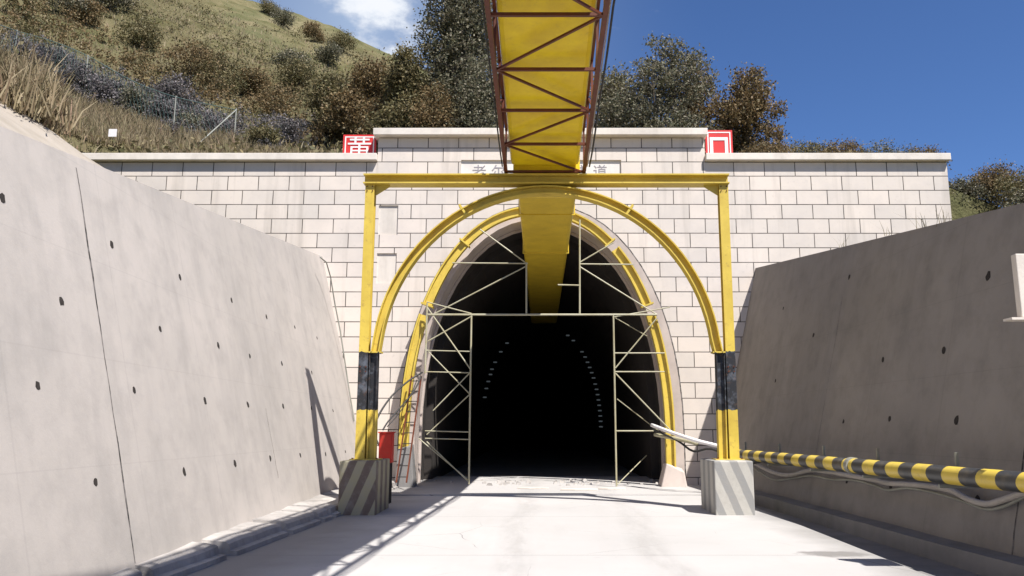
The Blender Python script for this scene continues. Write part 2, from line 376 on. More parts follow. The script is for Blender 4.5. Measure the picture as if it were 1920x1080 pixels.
# retaining walls
def rwall(name, fx, ftop, sgn, mat, lab, holes, joints, y0=-12.0):
    th = thing(name, (fx(12, 0), 12, 0), lab, 'retaining wall')
    n = 72; ps = [y0 + (PY + .02 - y0) * i / n for i in range(n + 1)]; vs = []; fs = []
    m = 10
    for y in ps:
        zt = ftop(y)
        zs = [-.4 + (zt + .4) * i / (m - 1) for i in range(m)]
        vs += [(fx(y, z), y, z) for z in zs] + [(fx(y, zt) + sgn * .35, y, zt + .0), (fx(y, -.4) + sgn * 1.6, y, -.4)]
    w_ = m + 2
    fs = [(i*w_+j, i*w_+(j+1)%w_, (i+1)*w_+(j+1)%w_, (i+1)*w_+j) for i in range(n) for j in range(w_)]
    fs += [tuple(range(w_)), tuple(range(n*w_, n*w_+w_))[::-1]]
    MB().add(vs, fs).build('wall', mat, th)
    for y, z, r in holes:                           # drain pipes: dark mouths with a broken rim
        q = MB(); r2 = random.Random(int(y * 100 + z * 10)); k_ = 9
        cc = Vector((fx(y, z) - sgn * .004, y, z)); e1 = Vector((0, 1, 0)); e2 = Vector((-fx(0,0) + fx(0,1), 0, 1)).normalized()
        ring = [cc + (e1 * math.cos(2*math.pi*i/k_) + e2 * math.sin(2*math.pi*i/k_) * 1.15) * r * 1.35 * r2.uniform(.75, 1.15) for i in range(k_)]
        q.add(ring + [p + Vector((sgn * .1, 0, 0)) for p in ring], [tuple(range(k_))] + [(i, (i+1)%k_, k_+(i+1)%k_, k_+i) for i in range(k_)])
        q.build('drain_hole', M['hole'], th)
    for y, za, zb, wd in joints:                    # movement joints
        q = MB(); pts = []; r2 = random.Random(int(y * 7)); n_ = 14
        for i in range(n_ + 1):
            z = za + (zb - za) * i / n_; dy = r2.uniform(-.012, .012); ww = wd * r2.uniform(.4, 1.2)
            pts += [(fx(y, z) - sgn * .003, y + dy - ww / 2, z), (fx(y, z) - sgn * .003, y + dy + ww / 2, z)]
        q.add(pts, [(2*i, 2*i+1, 2*i+3, 2*i+2) for i in range(n_)]); q.build('joint', M['joint'], th)
    return th
hl = []
for z, y0_, ys_ in ((1.25, 0, (6.7, 8.91, 11.24, 13.25, 15.13, 17.2, 19.4, 21.6)), (2.26, 0, (6.0, 8.08, 10.14, 12.43, 14.41, 16.6, 18.9, 21.1)),
                (3.18, 0, (8.74, 11.22, 13.44, 15.02, 17.1, 19.6)), (4.15, 0, (7.9, 10.15, 12.27, 14.54, 16.6, 18.8, 20.9)), ):
    for i, y in enumerate(ys_): hl.append((y, z + rnd.uniform(-.03, .03), rnd.uniform(.028, .042)))
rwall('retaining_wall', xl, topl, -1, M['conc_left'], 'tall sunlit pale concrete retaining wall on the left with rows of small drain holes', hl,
      [(9.52, .3, 5.0, .03), (15.4, .9, 2.2, .014)])
hr = [(11.67,4.04,.05), (12.59,3.03,.045), (16.73,5.0,.04), (18.18,3.92,.04), (11.97,1.94,.05), (14.0,1.98,.04), (15.84,1.95,.03), (13.61,.86,.04), (15.27,.85,.035), (11.21,.85,.045),
      (20.2,3.0,.03), (20.6,4.9,.03), (14.6,3.05,.035), (9.4,3.1,.05)]
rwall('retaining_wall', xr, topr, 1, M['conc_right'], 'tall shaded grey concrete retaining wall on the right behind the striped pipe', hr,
      [(10.35, .2, 5.05, .035), (16.9, .3, 4.6, .01)])
def bolts(pts, parent, mat, r_=.018, d=(0, -1, 0)):
    for p in pts:
        p = Vector(p); MB().tube([p, p + Vector(d) * .022], r_, 6).build('bolt', mat, parent)
# a thin water pipe that bends over the end of the left wall and runs down the corner
pts = [at(600, 482, 22.0), at(612, 492, 22.3), at(620, 520, 22.6), at(628, 570, 22.9), at(638, 620, 23.1), at(650, 700, 23.3), at(664, 790, 23.4)]
tag(MB().tube(pts, .02, 6).build('drain_pipe', M['postgrey']), 'thin grey drain pipe bent over the far top corner of the left wall', 'pipe')

# ------------------------------------------------------------------ portal
def arch(a, top, zc, n_, cx=0.0, zb=-.3, cnt=28, legs=True):
    pts = []
    if legs: pts.append((cx - a, zb))
    for i in range(cnt + 1):
        th = math.pi * (1 - i / cnt); c_, s_ = math.cos(th), math.sin(th)
        pts.append((cx + a * math.copysign(abs(c_) ** (2 / n_), c_), zc + (top - zc) * abs(s_) ** (2 / n_)))
    if legs: pts.append((cx + a, zb))
    return pts
portal = thing('tunnel_portal', (0, PY, .2), 'pale concrete block tunnel portal with a raised parapet and horseshoe opening', 'tunnel portal')
inner = arch(3.72, 8.15, 1.6, 2.15); outer = arch(4.16, 8.6, 1.6, 2.15)
XL, XR, XC = -14.6, 12.6, 5.09
plate = [(-2.49, 9.3), (2.48, 9.3), (2.48, 10.05), (-2.49, 10.05)]
n1_ = [(-5.0, 7.66), (-4.4, 7.66), (-4.4, 8.59), (-5.0, 8.59)]; n2_ = [(-5.0, 6.15), (-4.4, 6.15), (-4.4, 7.08), (-5.0, 7.08)]
body = [(-XC, -.3)] + outer + [(XC, -.3), (XC, 10.76), (-XC, 10.76)]
MB().slab([body, plate, n1_, n2_], PY, PY + 1.0).build('wall', M['blocks'], portal)
for a, b in ((XL, -XC), (XC, XR)):
    MB().slab([[(a, -.3), (b, -.3), (b, 10.0), (a, 10.0)]], PY + .015, PY + 1.0).build('wing_wall', M['blocks'], portal)
rg = MB(); rg.slab([outer + inner[::-1]], PY - .02, PY + .9).build('arch_ring', M['conc_ring'], portal)
for dl_, y_ in ((.04, PY - .004),):
    o2 = arch(4.16 + dl_, 8.6 + dl_, 1.6, 2.15)
    MB().slab([o2 + outer[::-1]], y_, PY + .005).build('groove', M['joint'], portal)
MB().box(-2.6, 2.6, PY + .06, PY + .4, 9.2, 10.15).build('name_panel', M['plate'], portal)
for q in (n1_, n2_): MB().box(q[0][0] - .1, q[1][0] + .1, PY + .045, PY + .4, q[0][1] - .1, q[2][1] + .1).build('niche_panel', M['conc_pale'], portal)
MB().box(-XC - .12, XC + .06, PY - .26, PY + 1.06, 10.78, 11.0).build('coping', M['conc_pale'], portal, .015)
MB().box(XL, -XC - .003, PY - .17, PY + 1.04, 10.0, 10.22).build('coping', M['conc_pale'], portal, .015)
MB().box(XC + .003, XR + .06, PY - .17, PY + 1.04, 10.0, 10.22).build('coping', M['conc_pale'], portal, .015)
# lettering carved into the name panel (the middle of the name is hidden behind the duct)
def text(s, loc, size, mat, name, parent=None, ext=.004, rot=(R(90), 0, 0), sx=1.0):
    cu = bpy.data.curves.new(name, 'FONT'); cu.body = s; cu.size = size; cu.extrude = ext; cu.align_x = 'CENTER'; cu.align_y = 'CENTER'
    tmp = bpy.data.objects.new('tmp', cu); C.link(tmp); bpy.context.view_layer.update()
    me = bpy.data.meshes.new_from_object(tmp.evaluated_get(bpy.context.evaluated_depsgraph_get()))
    bpy.data.objects.remove(tmp)
    me.transform(Matrix.Translation(loc) @ Matrix.Rotation(rot[0], 4, 'X') @ Matrix.Diagonal((sx, 1, 1, 1)))
    me.materials.clear(); me.materials.append(mat)
    o = bpy.data.objects.new(name, me); C.link(o)
    if parent: put(o, parent)
    return o
for ch, x_ in (('老', -1.93), ('尔', -1.33), ('隧', 1.2), ('道', 1.83)):
    text(ch, (x_, PY + .056, 9.66), .46, M['ink'], 'lettering', portal)
# lining
lin = thing('tunnel_lining', (0, PY + 1, .2), 'dark concrete tunnel bore behind the portal opening', 'tunnel')
a0 = arch(3.72, 8.15, 1.6, 2.15); a1 = arch(3.5, 7.98, 1.6, 2.15)
q = MB(); n = len(a0); secs = [(a0, PY + .9), (a0, PY + 2.2), (a1, PY + 2.2), (a1, 70), (a1, 125)]
for s_, y in secs: q.v += [(x, y, z) for x, z in s_]
for i in range(len(secs) - 1): q.f += [(i*n+j, i*n+j+1, (i+1)*n+j+1, (i+1)*n+j) for j in range(n - 1)]
q.f.append(tuple(range(4*n, 5*n)))
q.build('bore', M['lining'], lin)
l0 = arch(3.74, 8.17, 1.6, 2.15); l1 = arch(3.65, 8.08, 1.6, 2.15)
MB().slab([l0 + l1[::-1]], PY + .93, PY + 1.05).build('inner_lip', M['conc_ring'], lin)
ob = arch(4.3, 8.8, 1.6, 2.15)                      # outside shell so the bore has thickness
q = MB()
for y in (PY + .9, 125.5): q.v += [(x, y, z) for x, z in ob]
q.f = [(j, j+1, n+j+1, n+j) for j in range(n - 1)] + [tuple(range(n, 2*n))]
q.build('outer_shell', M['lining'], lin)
# reflector plates far inside, given an added weak glow
ringo = thing('reflector_ring', (0, 46, .3), 'faint string of small pale reflector plates with an added glow following the arch deep inside the dark tunnel', 'reflector string')
pr = arch(3.38, 7.7, 1.6, 2.15, cnt=200, legs=False)
def ring_pt(z, side):
    best = min((p for p in pr if p[0] * side > 0), key=lambda p: abs(p[1] - z)); return best
for side, zs in ((1, [7.15, 6.85, 6.2, 5.9, 5.6, 5.3, 5.0, 4.7, 4.35, 4.05, 3.75, 3.45, 3.15, 2.85, 2.55, 2.25, 1.95]), (-1, [6.7, 6.2, 5.6, 5.2, 4.9, 4.5, 4.1, 3.6])):
    for z in zs:
        x_ = ring_pt(z, side)[0]
        MB().box(x_ - .10, x_ + .10, 46, 46.06, z - .035, z + .035).build('glow_plate', M['glow_plate'], ringo)

# ------------------------------------------------------------------ character boards on the parapet
def board(x0, x1, z0, z1, ch, label, size, dx, dz):
    th = thing('sign_board', ((x0 + x1) / 2, PY + .5, 10.2), label, 'sign')
    MB().box(x0, x1, PY + .2, PY + .26, z0, z1).build('panel', M['red'], th)
    b = MB(); e = .06; w_ = .035; y0 = PY + .192
    b.box(x0+e, x0+e+w_, y0, PY+.199, z0, z1-e); b.box(x1-e-w_, x1-e, y0, PY+.199, z0, z1-e); b.box(x0+e+w_, x1-e-w_, y0, PY+.199, z1-e-w_, z1-e)
    b.build('border', M['white'], th)
    if ch: text(ch, ((x0+x1)/2 + dx, PY + .19, z0 + dz), size, M['white'], 'lettering', th, .006)
    for x in (x0 + .12, x1 - .12):
        MB().bar((x, PY + .29, 10.22), (x, PY + .29, z1 - .1), .05).bar((x, PY+.30, z1-.2), (x, PY + .95, 10.23), .04).build('stand', M['postgrey'], th)
    return th
board(-6.24, -5.2, 10.22, 10.95, '黄', 'small red square board with white border and a dense white character, left end of parapet', .82, 0, .22)
t2 = board(5.17, 6.02, 10.22, 11.1, '', 'small red square board with a white hollow square character, right end of parapet', .8, 0, .3)
q = MB(); y0 = PY + .185; y1 = PY + .199
q.box(5.30, 5.40, y0, y1, 10.22, 10.86); q.box(5.77, 5.87, y0, y1, 10.22, 10.86); q.box(5.40, 5.77, y0, y1, 10.76, 10.86); q.box(5.40, 5.77, y0, y1, 10.23, 10.33)
q.build('lettering', M['white'], t2)
tag(MB().box(3.2, 4.95, PY + .55, PY + .61, 11.0, 11.07).build('red_batten', M['red']), 'thin red batten lying on top of the right half of the raised parapet', 'batten')

# ------------------------------------------------------------------ steel gantry in front of the portal
def iprof(d, w_, tf=.022, tw=.02):                  # (radial, y) I-section, web in the xz plane
    return [(-d/2,-w_/2), (-d/2+tf,-w_/2), (-d/2+tf,-tw/2), (d/2-tf,-tw/2), (d/2-tf,-w_/2), (d/2,-w_/2), (d/2,w_/2), (d/2-tf,w_/2), (d/2-tf,tw/2), (-d/2+tf,tw/2), (-d/2+tf,w_/2), (-d/2,w_/2)]
def nrmls(pts):
    out = []
    for i in range(len(pts)):
        a = Vector(pts[max(i-1,0)]); b = Vector(pts[min(i+1,len(pts)-1)]); d = (b-a).normalized(); out.append(Vector((-d.z, 0, d.x)))
    return out
ga = thing('steel_gantry', (.1, GY, .15), 'yellow steel portal frame with an inner arch and black banded legs before the tunnel', 'gantry')
def straight(a, b, prof, name, parent, mat):
    pts = [a, b]; return MB().sweep(prof, pts, nrmls(pts)).build(name, mat, parent)
PX = (-3.76, 4.0)
for x_ in PX:
    q = MB(); w_ = .2; d_ = .2                      # post: flanges face the road
    for y in (GY - d_/2, GY + d_/2 - .022): q.box(x_ - w_/2, x_ + w_/2, y, y + .022, 1.2, 7.11)
    q.box(x_ - .012, x_ + .012, GY - d_/2 + .022, GY + d_/2 - .022, 1.2, 7.11)
    q.build('post', M['yellow_band'], ga)
    s_ = 1 if x_ < 0 else -1
    q = MB(); q.add([(x_ + s_*.1, GY-.01, 7.108), (x_ + s_*.42, GY-.01, 7.108), (x_ + s_*.42, GY-.01, 7.07), (x_ + s_*.1, GY-.01, 6.86),
                    (x_ + s_*.1, GY+.01, 7.108), (x_ + s_*.42, GY+.01, 7.108), (x_ + s_*.42, GY+.01, 7.07), (x_ + s_*.1, GY+.01, 6.86)],
                   [(0,1,2,3), (7,6,5,4), (0,4,5,1), (1,5,6,2), (2,6,7,3), (3,7,4,0)])
    q.build('gusset', M['yellow'], ga)
    MB().box(x_ + s_*.12 - .3, x_ + s_*.12 + .3, GY - .22, GY + .22, 1.18, 1.2).build('base_plate', M['yellow'], ga)
    lx = x_ + s_ * .23
    pts = [(lx - s_*.02, GY, 3.4), (lx, GY, 1.2)] if s_ > 0 else [(lx, GY, 1.2), (lx - s_*.02, GY, 3.4)]
    straight(pts[0], pts[1], iprof(.18, .18), 'leg', ga, M['yellow_band'])
straight((-3.9, GY, 7.215), (4.12, GY, 7.215), iprof(.22, .34, .03), 'beam', ga, M['yellow'])
ap_ = [(x, GY, z) for x, z in arch(3.62, 6.98, 3.2, 2.0, cx=.11, zb=0, cnt=48, legs=False)]
ap_ = [(-3.52, GY, 3.4)] + [p for p in ap_ if p[2] > 3.5] + [(3.76, GY, 3.4)]
MB().sweep(iprof(.18, .26, .026), ap_, nrmls(ap_)).build('arch', M['yellow_band'], ga)
for x_, z_ in ((-1.72, 6.53), (1.93, 6.53), (-3.52, 3.41), (3.76, 3.41)):
    d = Vector((x_ - .11, 0, (z_ - 3.2) * .8)).normalized() if z_ > 4 else Vector((1, 0, 0))
    MB().bar(Vector((x_, GY, z_)) - d * .13, Vector((x_, GY, z_)) + d * .13, .05 if z_ > 4 else .24, .24 if z_ > 4 else .03, (0, 1, 0) if z_ > 4 else (0, 0, 1)).build('joint_plate', M['yellow'], ga)
for x_, s_ in ((PX[0], 1), (PX[1], -1)):
    cxb = x_ + s_ * .12
    bolts([(cxb + a, GY - .17, 1.2) for a in (-.25, .25)], ga, M['rust'], .022, (0, 0, 1))
    bolts([(x_ + a, GY - .1, z) for a in (-.06, .06) for z in (3.0, 3.1, 6.95, 7.05)], ga, M['rust'], .014)
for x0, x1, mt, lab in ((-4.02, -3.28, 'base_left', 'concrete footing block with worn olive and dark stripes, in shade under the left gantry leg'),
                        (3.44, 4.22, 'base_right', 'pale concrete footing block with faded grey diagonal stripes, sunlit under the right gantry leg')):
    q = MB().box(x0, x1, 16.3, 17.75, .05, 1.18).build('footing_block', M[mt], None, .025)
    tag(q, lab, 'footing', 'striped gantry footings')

# ------------------------------------------------------------------ second arch against the portal
A2 = 23.25
g2 = thing('steel_arch', (-.15, A2, .2), 'twin railed yellow steel arch standing close against the tunnel mouth', 'arch')
segs2 = arch(3.8, 8.27, 1.6, 2.15, cx=-.12, zb=.35, cnt=60)
full = [(x, A2, z) for x, z in segs2]
def cut(f): return [p for p in full if f(p)]
parts2 = [cut(lambda p: p[0] < 0 and p[2] < 5.35), cut(lambda p: p[0] < -2.2 and p[2] > 5.3), cut(lambda p: -2.3 < p[0] < 2.15 and p[2] > 5), cut(lambda p: p[0] > 2.1 and p[2] > 5.3), cut(lambda p: p[0] > 0 and p[2] < 5.35)]
for s_ in parts2:
    if len(s_) > 1: MB().sweep(iprof(.27, .2, .045, .02), s_, nrmls(s_)).build('rail', M['yellow'], g2)
done = []
for s_ in parts2[1:4]:
    for p in (s_[0], s_[-1]):
        if any((Vector(p) - Vector(q_)).length < .5 for q_ in done): continue
        done.append(p)
        d = Vector((p[0] + .12, 0, (p[2] - 1.6) * .32)).normalized()
        MB().bar(Vector(p) - d * .19, Vector(p) + d * .19, .045, .27, (0, 1, 0)).build('joint_plate', M['yellow'], g2)
tag(MB().add([(-4.1,22.9,.1),(-3.55,22.9,.1),(-3.55,23.6,.1),(-4.1,23.6,.1),(-4.05,22.95,1.25),(-3.65,22.95,1.35),(-3.68,23.5,1.4),(-4.02,23.5,1.2)],
   [(0,3,2,1),(4,5,6,7),(0,1,5,4),(1,2,6,5),(2,3,7,6),(3,0,4,7)]).build('footing_block', M['conc_dark'], None, .03), 'rough grey concrete footing at the left foot of the steel arch', 'footing', 'arch footings')
tag(MB().add([(3.32,22.95,.1),(4.1,22.95,.1),(4.1,23.7,.1),(3.32,23.7,.1),(3.52,23.0,.86),(4.02,23.0,.62),(4.05,23.6,.7),(3.52,23.6,.85)],
   [(0,3,2,1),(4,5,6,7),(0,1,5,4),(1,2,6,5),(2,3,7,6),(3,0,4,7)]).build('footing_block', M['conc_ring'], None, .03), 'rough pale sunlit footing at the right foot of the steel arch', 'footing', 'arch footings')

# ------------------------------------------------------------------ tube frame in the tunnel mouth
TY = 22.95
fr_ = thing('tube_frame', (0, TY, .2), 'thin pale tube scaffold frame with braces forming a gate in the tunnel mouth', 'frame')
def tb(a, b, name, r=.028, Y=TY, Yb=None, mat='tube'):
    MB().tube([at(a[0], a[1], Y), at(b[0], b[1], Yb or Y)], r * .8, 8).build(name, M[mat], fr_)
tb((802, 590), (1232, 590), 'crossbar', .038)
for a, b in (((884, 588), (879, 908)), ((1150, 588), (1156, 912)), ((801, 568), (797, 700)), ((1087, 412), (1087, 588)), ((987, 492), (987, 588))): tb(a, b, 'upright', .032)
for y, a, b in ((493, 848, 990), (495, 1087, 1188), (534, 1046, 1087)): tb((a, y), (b, y + 1), 'crossbar', .026)
for a, b in (((900, 430), (985, 492)), ((985, 500), (815, 588)), ((1087, 492), (1150, 455)), ((1087, 500), (1232, 590)),
             ((800, 575), (882, 692)), ((886, 592), (802, 640)), ((1232, 596), (1154, 690)), ((1154, 700), (1262, 812))): tb(a, b, 'brace', .024)
# lower lattice, left side
for y in (657, 697, 808, 822): tb((797, y), (881, y + 2), 'crossbar', .02, TY + .02)
for a, b in (((800, 656), (880, 738)), ((880, 700), (812, 770)), ((880, 740), (800, 815)), ((785, 822), (878, 900)), ((800, 828), (878, 903))): tb(a, b, 'brace', .02, TY + .03)
for y in (662, 697, 808): tb((1153, y), (1246 if y < 800 else 1226, y), 'crossbar', .024, TY + .02)
for a, b in (((1158, 908), (1212, 854)), ((1157, 748), (1240, 812)), ((1154, 596), (1230, 640))): tb(a, b, 'brace', .018, TY + .3, TY + 1.2)
for a, b in (((800, 586), (745, 582 - 12)),): pass
tb((884, 588), (800, 566), 'brace', .022); tb((1152, 594), (1256, 576), 'brace', .022)

# ------------------------------------------------------------------ overhead duct
def dz_(y): return 7.38 + .072 * (17 - y)           # bottom chord of the truss
du = thing('overhead_duct', (.08, 17, 7.38), 'long yellow overhead duct in a rusty steel truss leading to the gantry', 'duct')
cx = .08; hw = .86; Y0 = -6.0; Y1 = 16.9
def duct_box(x0, x1, ya, yb, za, zb, h, name, mat, parent, bev=.02):
    return MB().add([(x0,ya,za),(x1,ya,za),(x1,yb,zb),(x0,yb,zb),(x0,ya,za+h),(x1,ya,za+h),(x1,yb,zb+h),(x0,yb,zb+h)],
        [(0,3,2,1),(4,5,6,7),(0,1,5,4),(1,2,6,5),(2,3,7,6),(3,0,4,7)]).build(name, mat, parent, bev)
pan = []
yy = [3.0 + i * 1.4825 * 0 for i in range(1)]
nod = [16.9, 15.45, 13.97, 12.49, 10.91, 9.4, 7.9, 6.4, 4.9, 3.4, 1.9, .4, -1.1, -2.6, -4.1, -5.6]
duct_box(cx - .75, cx + .75, Y0, Y1, dz_(Y0) + .3, dz_(Y1) + .12, .95, 'casing', M['duct'], du, .09)
for a, b in zip(nod[1::2], nod[2::2]):
    m_ = a
    MB().add([(cx-.757, m_-.03, dz_(m_)+.12+.0), (cx+.757, m_-.03, dz_(m_)+.12)], []) 
for sx in (-1, 1):
    x_ = cx + sx * hw
    MB().bar((x_, Y0, dz_(Y0)), (x_, Y1 + .1, dz_(Y1)), .075, .075).build('chord', M['rust'], du)
    MB().bar((x_ + sx*.0, Y0, dz_(Y0) + 1.0), (x_, Y1 + .1, dz_(Y1) + 1.0), .06, .06).build('chord', M['rust'], du)
    for i, y in enumerate(nod):
        MB().bar((x_, y, dz_(y) + .03), (x_, y, dz_(y) + .97), .04).build('strut', M['rust'], du)
        if i < len(nod) - 1:
            y2 = nod[i+1]; a, b = (y, y2) if i % 2 == 0 else (y2, y)
            MB().bar((x_ + sx*.03, a, dz_(a) + .03), (x_ + sx*.03, b, dz_(b) + .97), .035).build('diagonal', M['rust'], du)
for i, y in enumerate(nod):
    MB().bar((cx - hw + .035, y, dz_(y)), (cx + hw - .035, y, dz_(y)), .052, .052).build('cross_member', M['rust'], du)
    if i < len(nod) - 1:
        y2 = nod[i+1]; s_ = 1 if i % 2 == 0 else -1  # right end at the nearer-portal node first
        MB().bar((cx + s_*(hw - .03), y, dz_(y) - .01), (cx - s_*(hw - .03), y2, dz_(y2) - .01), .038, .038).build('diagonal', M['rust'], du)
# sagging cables strapped along the truss
for x_, r_, s_, mt in ((cx + hw + .12, .018, .10, 'black'), (cx + hw + .07, .012, .05, 'hose'), (cx - hw - .08, .015, .06, 'black')):
    pts = []
    for i in range(len(nod) * 4 - 3):
        y = nod[0] + (nod[-1] - nod[0]) * i / (len(nod) * 4 - 4); ph = i % 8 / 8
        pts.append((x_ , y, dz_(y) + .12 - s_ * math.sin(math.pi * ph)))
    MB().tube(pts, r_, 6).build('cable', M[mt], du)
du2 = thing('tunnel_duct', (.12, 17.15, 6.9), 'narrower plain ochre duct running from the gantry into the dark tunnel', 'duct')
duct_box(-.52, .78, 17.13, 40, 6.88, 7.05, .85, 'casing', M['duct_in'], du2, .09)
for y in (18.6, 20.8, 23.0, 25.2, 28, 31):
    z_ = 6.88 + .12 * (y - 17.13) / 15.87
    q = MB(); q.box(-.55, .81, y, y + .05, z_ - .025, z_ - .003); q.box(-.55, -.523, y, y + .05, z_ - .003, z_ + .85); q.box(.783, .81, y, y + .05, z_ - .003, z_ + .85)
    if y in (18.6, 23.0): q.build('flange', M['duct_in'], du2)
q = MB(); q.box(-.62, .85, 16.93, 17.11, 7.33, 7.9); q.build('transition', M['duct'], du2)

# ------------------------------------------------------------------ striped pipe, hoses, small things
def px_(y): return 4.84 + .068 * (19.5 - y)
pi_ = thing('striped_pipe', (5.2, 14, 1.2), 'long yellow and black striped pipe carried along the foot of the right wall', 'pipe')
MB().tube([(px_(y), y, 1.2 + .002 * math.sin(y * 9)) for y in [20.4 - i * .5 for i in range(31)]], .12, 20).build('tube', M['pipe'], pi_, smooth=True)
for y in (19.9, 17.6, 15.3, 13.2, 11.0, 8.8):
    x_ = px_(y); q = MB(); q.bar((x_ - .1, y, 1.05), (xr(y, 1.05) + .02, y, 1.05), .045); q.bar((x_ + .17, y, 1.06), (x_ + .17, y, 1.5), .04)
    q.build('bracket', M['postgrey'], pi_)
for y in (13.75,): MB().tube([(px_(y), y - .07, 1.2), (px_(y), y + .07, 1.2)], .14, 16).build('coupling', M['postgrey'], pi_)
def wallpt(px, py, off):                            # point hanging off the right wall
    for _ in range(1):
        lo, hi = 5.0, 23.0
        for _ in range(40):
            m_ = (lo + hi) / 2; p = at(px, py, m_)
            if p.x < xr(m_, p.z) - off: lo = m_
            else: hi = m_
    return at(px, py, lo)
hp = [(1392, 858), (1420, 872), (1450, 886), (1480, 891), (1520, 882), (1560, 886), (1600, 893), (1640, 900), (1665, 906), (1700, 908), (1745, 912), (1785, 920), (1815, 936), (1850, 945), (1885, 936), (1930, 922), (1990, 915)]
def smooth_pts(p, k=4):
    p = [Vector(q) for q in p]; out = []
    for i in range(len(p) - 1):
        a, b, c_, d = p[max(i-1,0)], p[i], p[i+1], p[min(i+2,len(p)-1)]
        for j in range(k):
            t_ = j / k; out.append(.5 * ((2*b) + (c_-a)*t_ + (2*a-5*b+4*c_-d)*t_*t_ + (3*b-a-3*c_+d)*t_**3))
    return out + [p[-1]]
tag(MB().tube(smooth_pts([wallpt(a, b, .16) for a, b in hp]), .042, 10).build('hose', M['hose'], None, smooth=True), 'thick pale hose sagging in loops below the striped pipe', 'hose', 'hoses on the right wall')
tag(MB().tube(smooth_pts([wallpt(a, b + 7 + (i % 3) * 3, .12) for i, (a, b) in enumerate(hp)]), .022, 8).build('hose', M['postgrey'], None, smooth=True), 'thin dark grey hose hanging just under the thick pale hose', 'hose', 'hoses on the right wall')
# bundle crossing from the arch to the right wall
tag(MB().tube(smooth_pts([at(1222, 797, 22.6), at(1262, 812, 21.6), at(1305, 826, 20.9), at(1345, 836, 20.6), at(1395, 850, 20.2)]), .05, 10).build('pipe', M['white'], None, smooth=True), 'white plastic pipe crossing from the steel arch behind the right gantry leg', 'pipe')
tag(MB().tube(smooth_pts([at(1228, 815, 22.5), at(1265, 822, 21.8), at(1308, 832, 21.2)]), .05, 10).build('pipe', M['tube'], None, smooth=True), 'short cream pipe just under the white plastic pipe at the arch', 'pipe')
tag(MB().tube(smooth_pts([at(1225, 805, 22.4), at(1270, 826, 21.7), at(1300, 846, 21.4), at(1335, 842, 21.0), at(1400, 868, 20.0), at(1440, 860, 19.0)]), .03, 8).build('cable', M['black'], None, smooth=True), 'black cable sagging below the white plastic pipe toward the right wall', 'cable')
# black hoses on the left
for i, (pp, lab, r_) in enumerate((
    ([(792, 698), (765, 715), (735, 742), (712, 775), (703, 800), (706, 825), (716, 842)], 'black hose arching from the steel arch down to the red cabinet', .026),
    ([(790, 706), (775, 735), (750, 765), (728, 790), (718, 806)], 'black hose hanging straighter, right of the arching hose by the red cabinet', .022),
    ([(782, 712), (768, 745), (748, 775), (726, 800)], 'thin black hose closest to the ladder by the left arch foot', .014))):
    tag(MB().tube(smooth_pts([at(a, b, 22.7 - .35 * j * (1 if i == 0 else .8)) for j, (a, b) in enumerate(pp)]), r_, 8).build('hose', M['black'], None, smooth=True), lab, 'hose', 'black hoses by the left arch foot')
cab = thing('fire_cabinet', (-3.75, 18.7, .15), 'narrow bright red metal cabinet standing behind the left footing block', 'cabinet')
cb0 = at(711, 812, 18.6); cb1 = at(736, 812, 18.6)
CB = at(711, 868, 18.6).z
MB().box(cb0.x, cb1.x, 18.6, 18.85, CB, cb0.z).build('body', M['redbox'], cab, .01)
MB().box(cb0.x - .02, cb1.x + .02, 18.57, 18.87, cb0.z, cb0.z + .03).build('lid', M['redbox'], cab)
MB().box(cb0.x + .02, cb1.x - .02, 18.588, 18.598, CB + .04, cb0.z - .05).build('door', M['redbox'], cab)
q = MB(); q.box(cb0.x + .02, cb0.x + .05, 18.62, 18.65, .12, CB); q.box(cb1.x - .05, cb1.x - .02, 18.62, 18.65, .12, CB); q.box(cb0.x + .02, cb0.x + .05, 18.8, 18.83, .12, CB); q.box(cb1.x - .05, cb1.x - .02, 18.8, 18.83, .12, CB)
q.build('stand', M['black'], cab)
# ladder leaning near the left foot
ld = thing('ladder', (-4.0, 22.3, .2), 'narrow rusty rung ladder leaning against the left leg of the steel arch', 'ladder')
la0, la1 = at(743, 905, 22.0), at(762, 905, 22.0); lb0, lb1 = at(772, 705, 23.0), at(790, 705, 23.0)
MB().bar(la0, lb0, .035).build('rail', M['rust'], ld); MB().bar(la1, lb1, .035).build('rail', M['rust'], ld)
for i in range(10):
    t_ = .05 + i * .1; MB().bar(la0.lerp(lb0, t_), la1.lerp(lb1, t_), .024).build('rung', M['black'], ld)
# pale box at the right edge
bx = thing('junction_box', (6.0, 9.1, 3.0), 'pale grey metal box on a bracket high on the right wall at the photo edge', 'box')
p0 = at(1917, 600, 9.1)
MB().box(p0.x, p0.x + .62, 9.1, 9.2, p0.z + .03, p0.z + .78).build('body', M['conc_pale'], bx, .01)
MB().box(p0.x - .14, p0.x + .64, 9.06, 9.24, p0.z, p0.z + .027).build('bracket', M['conc_pale'], bx)
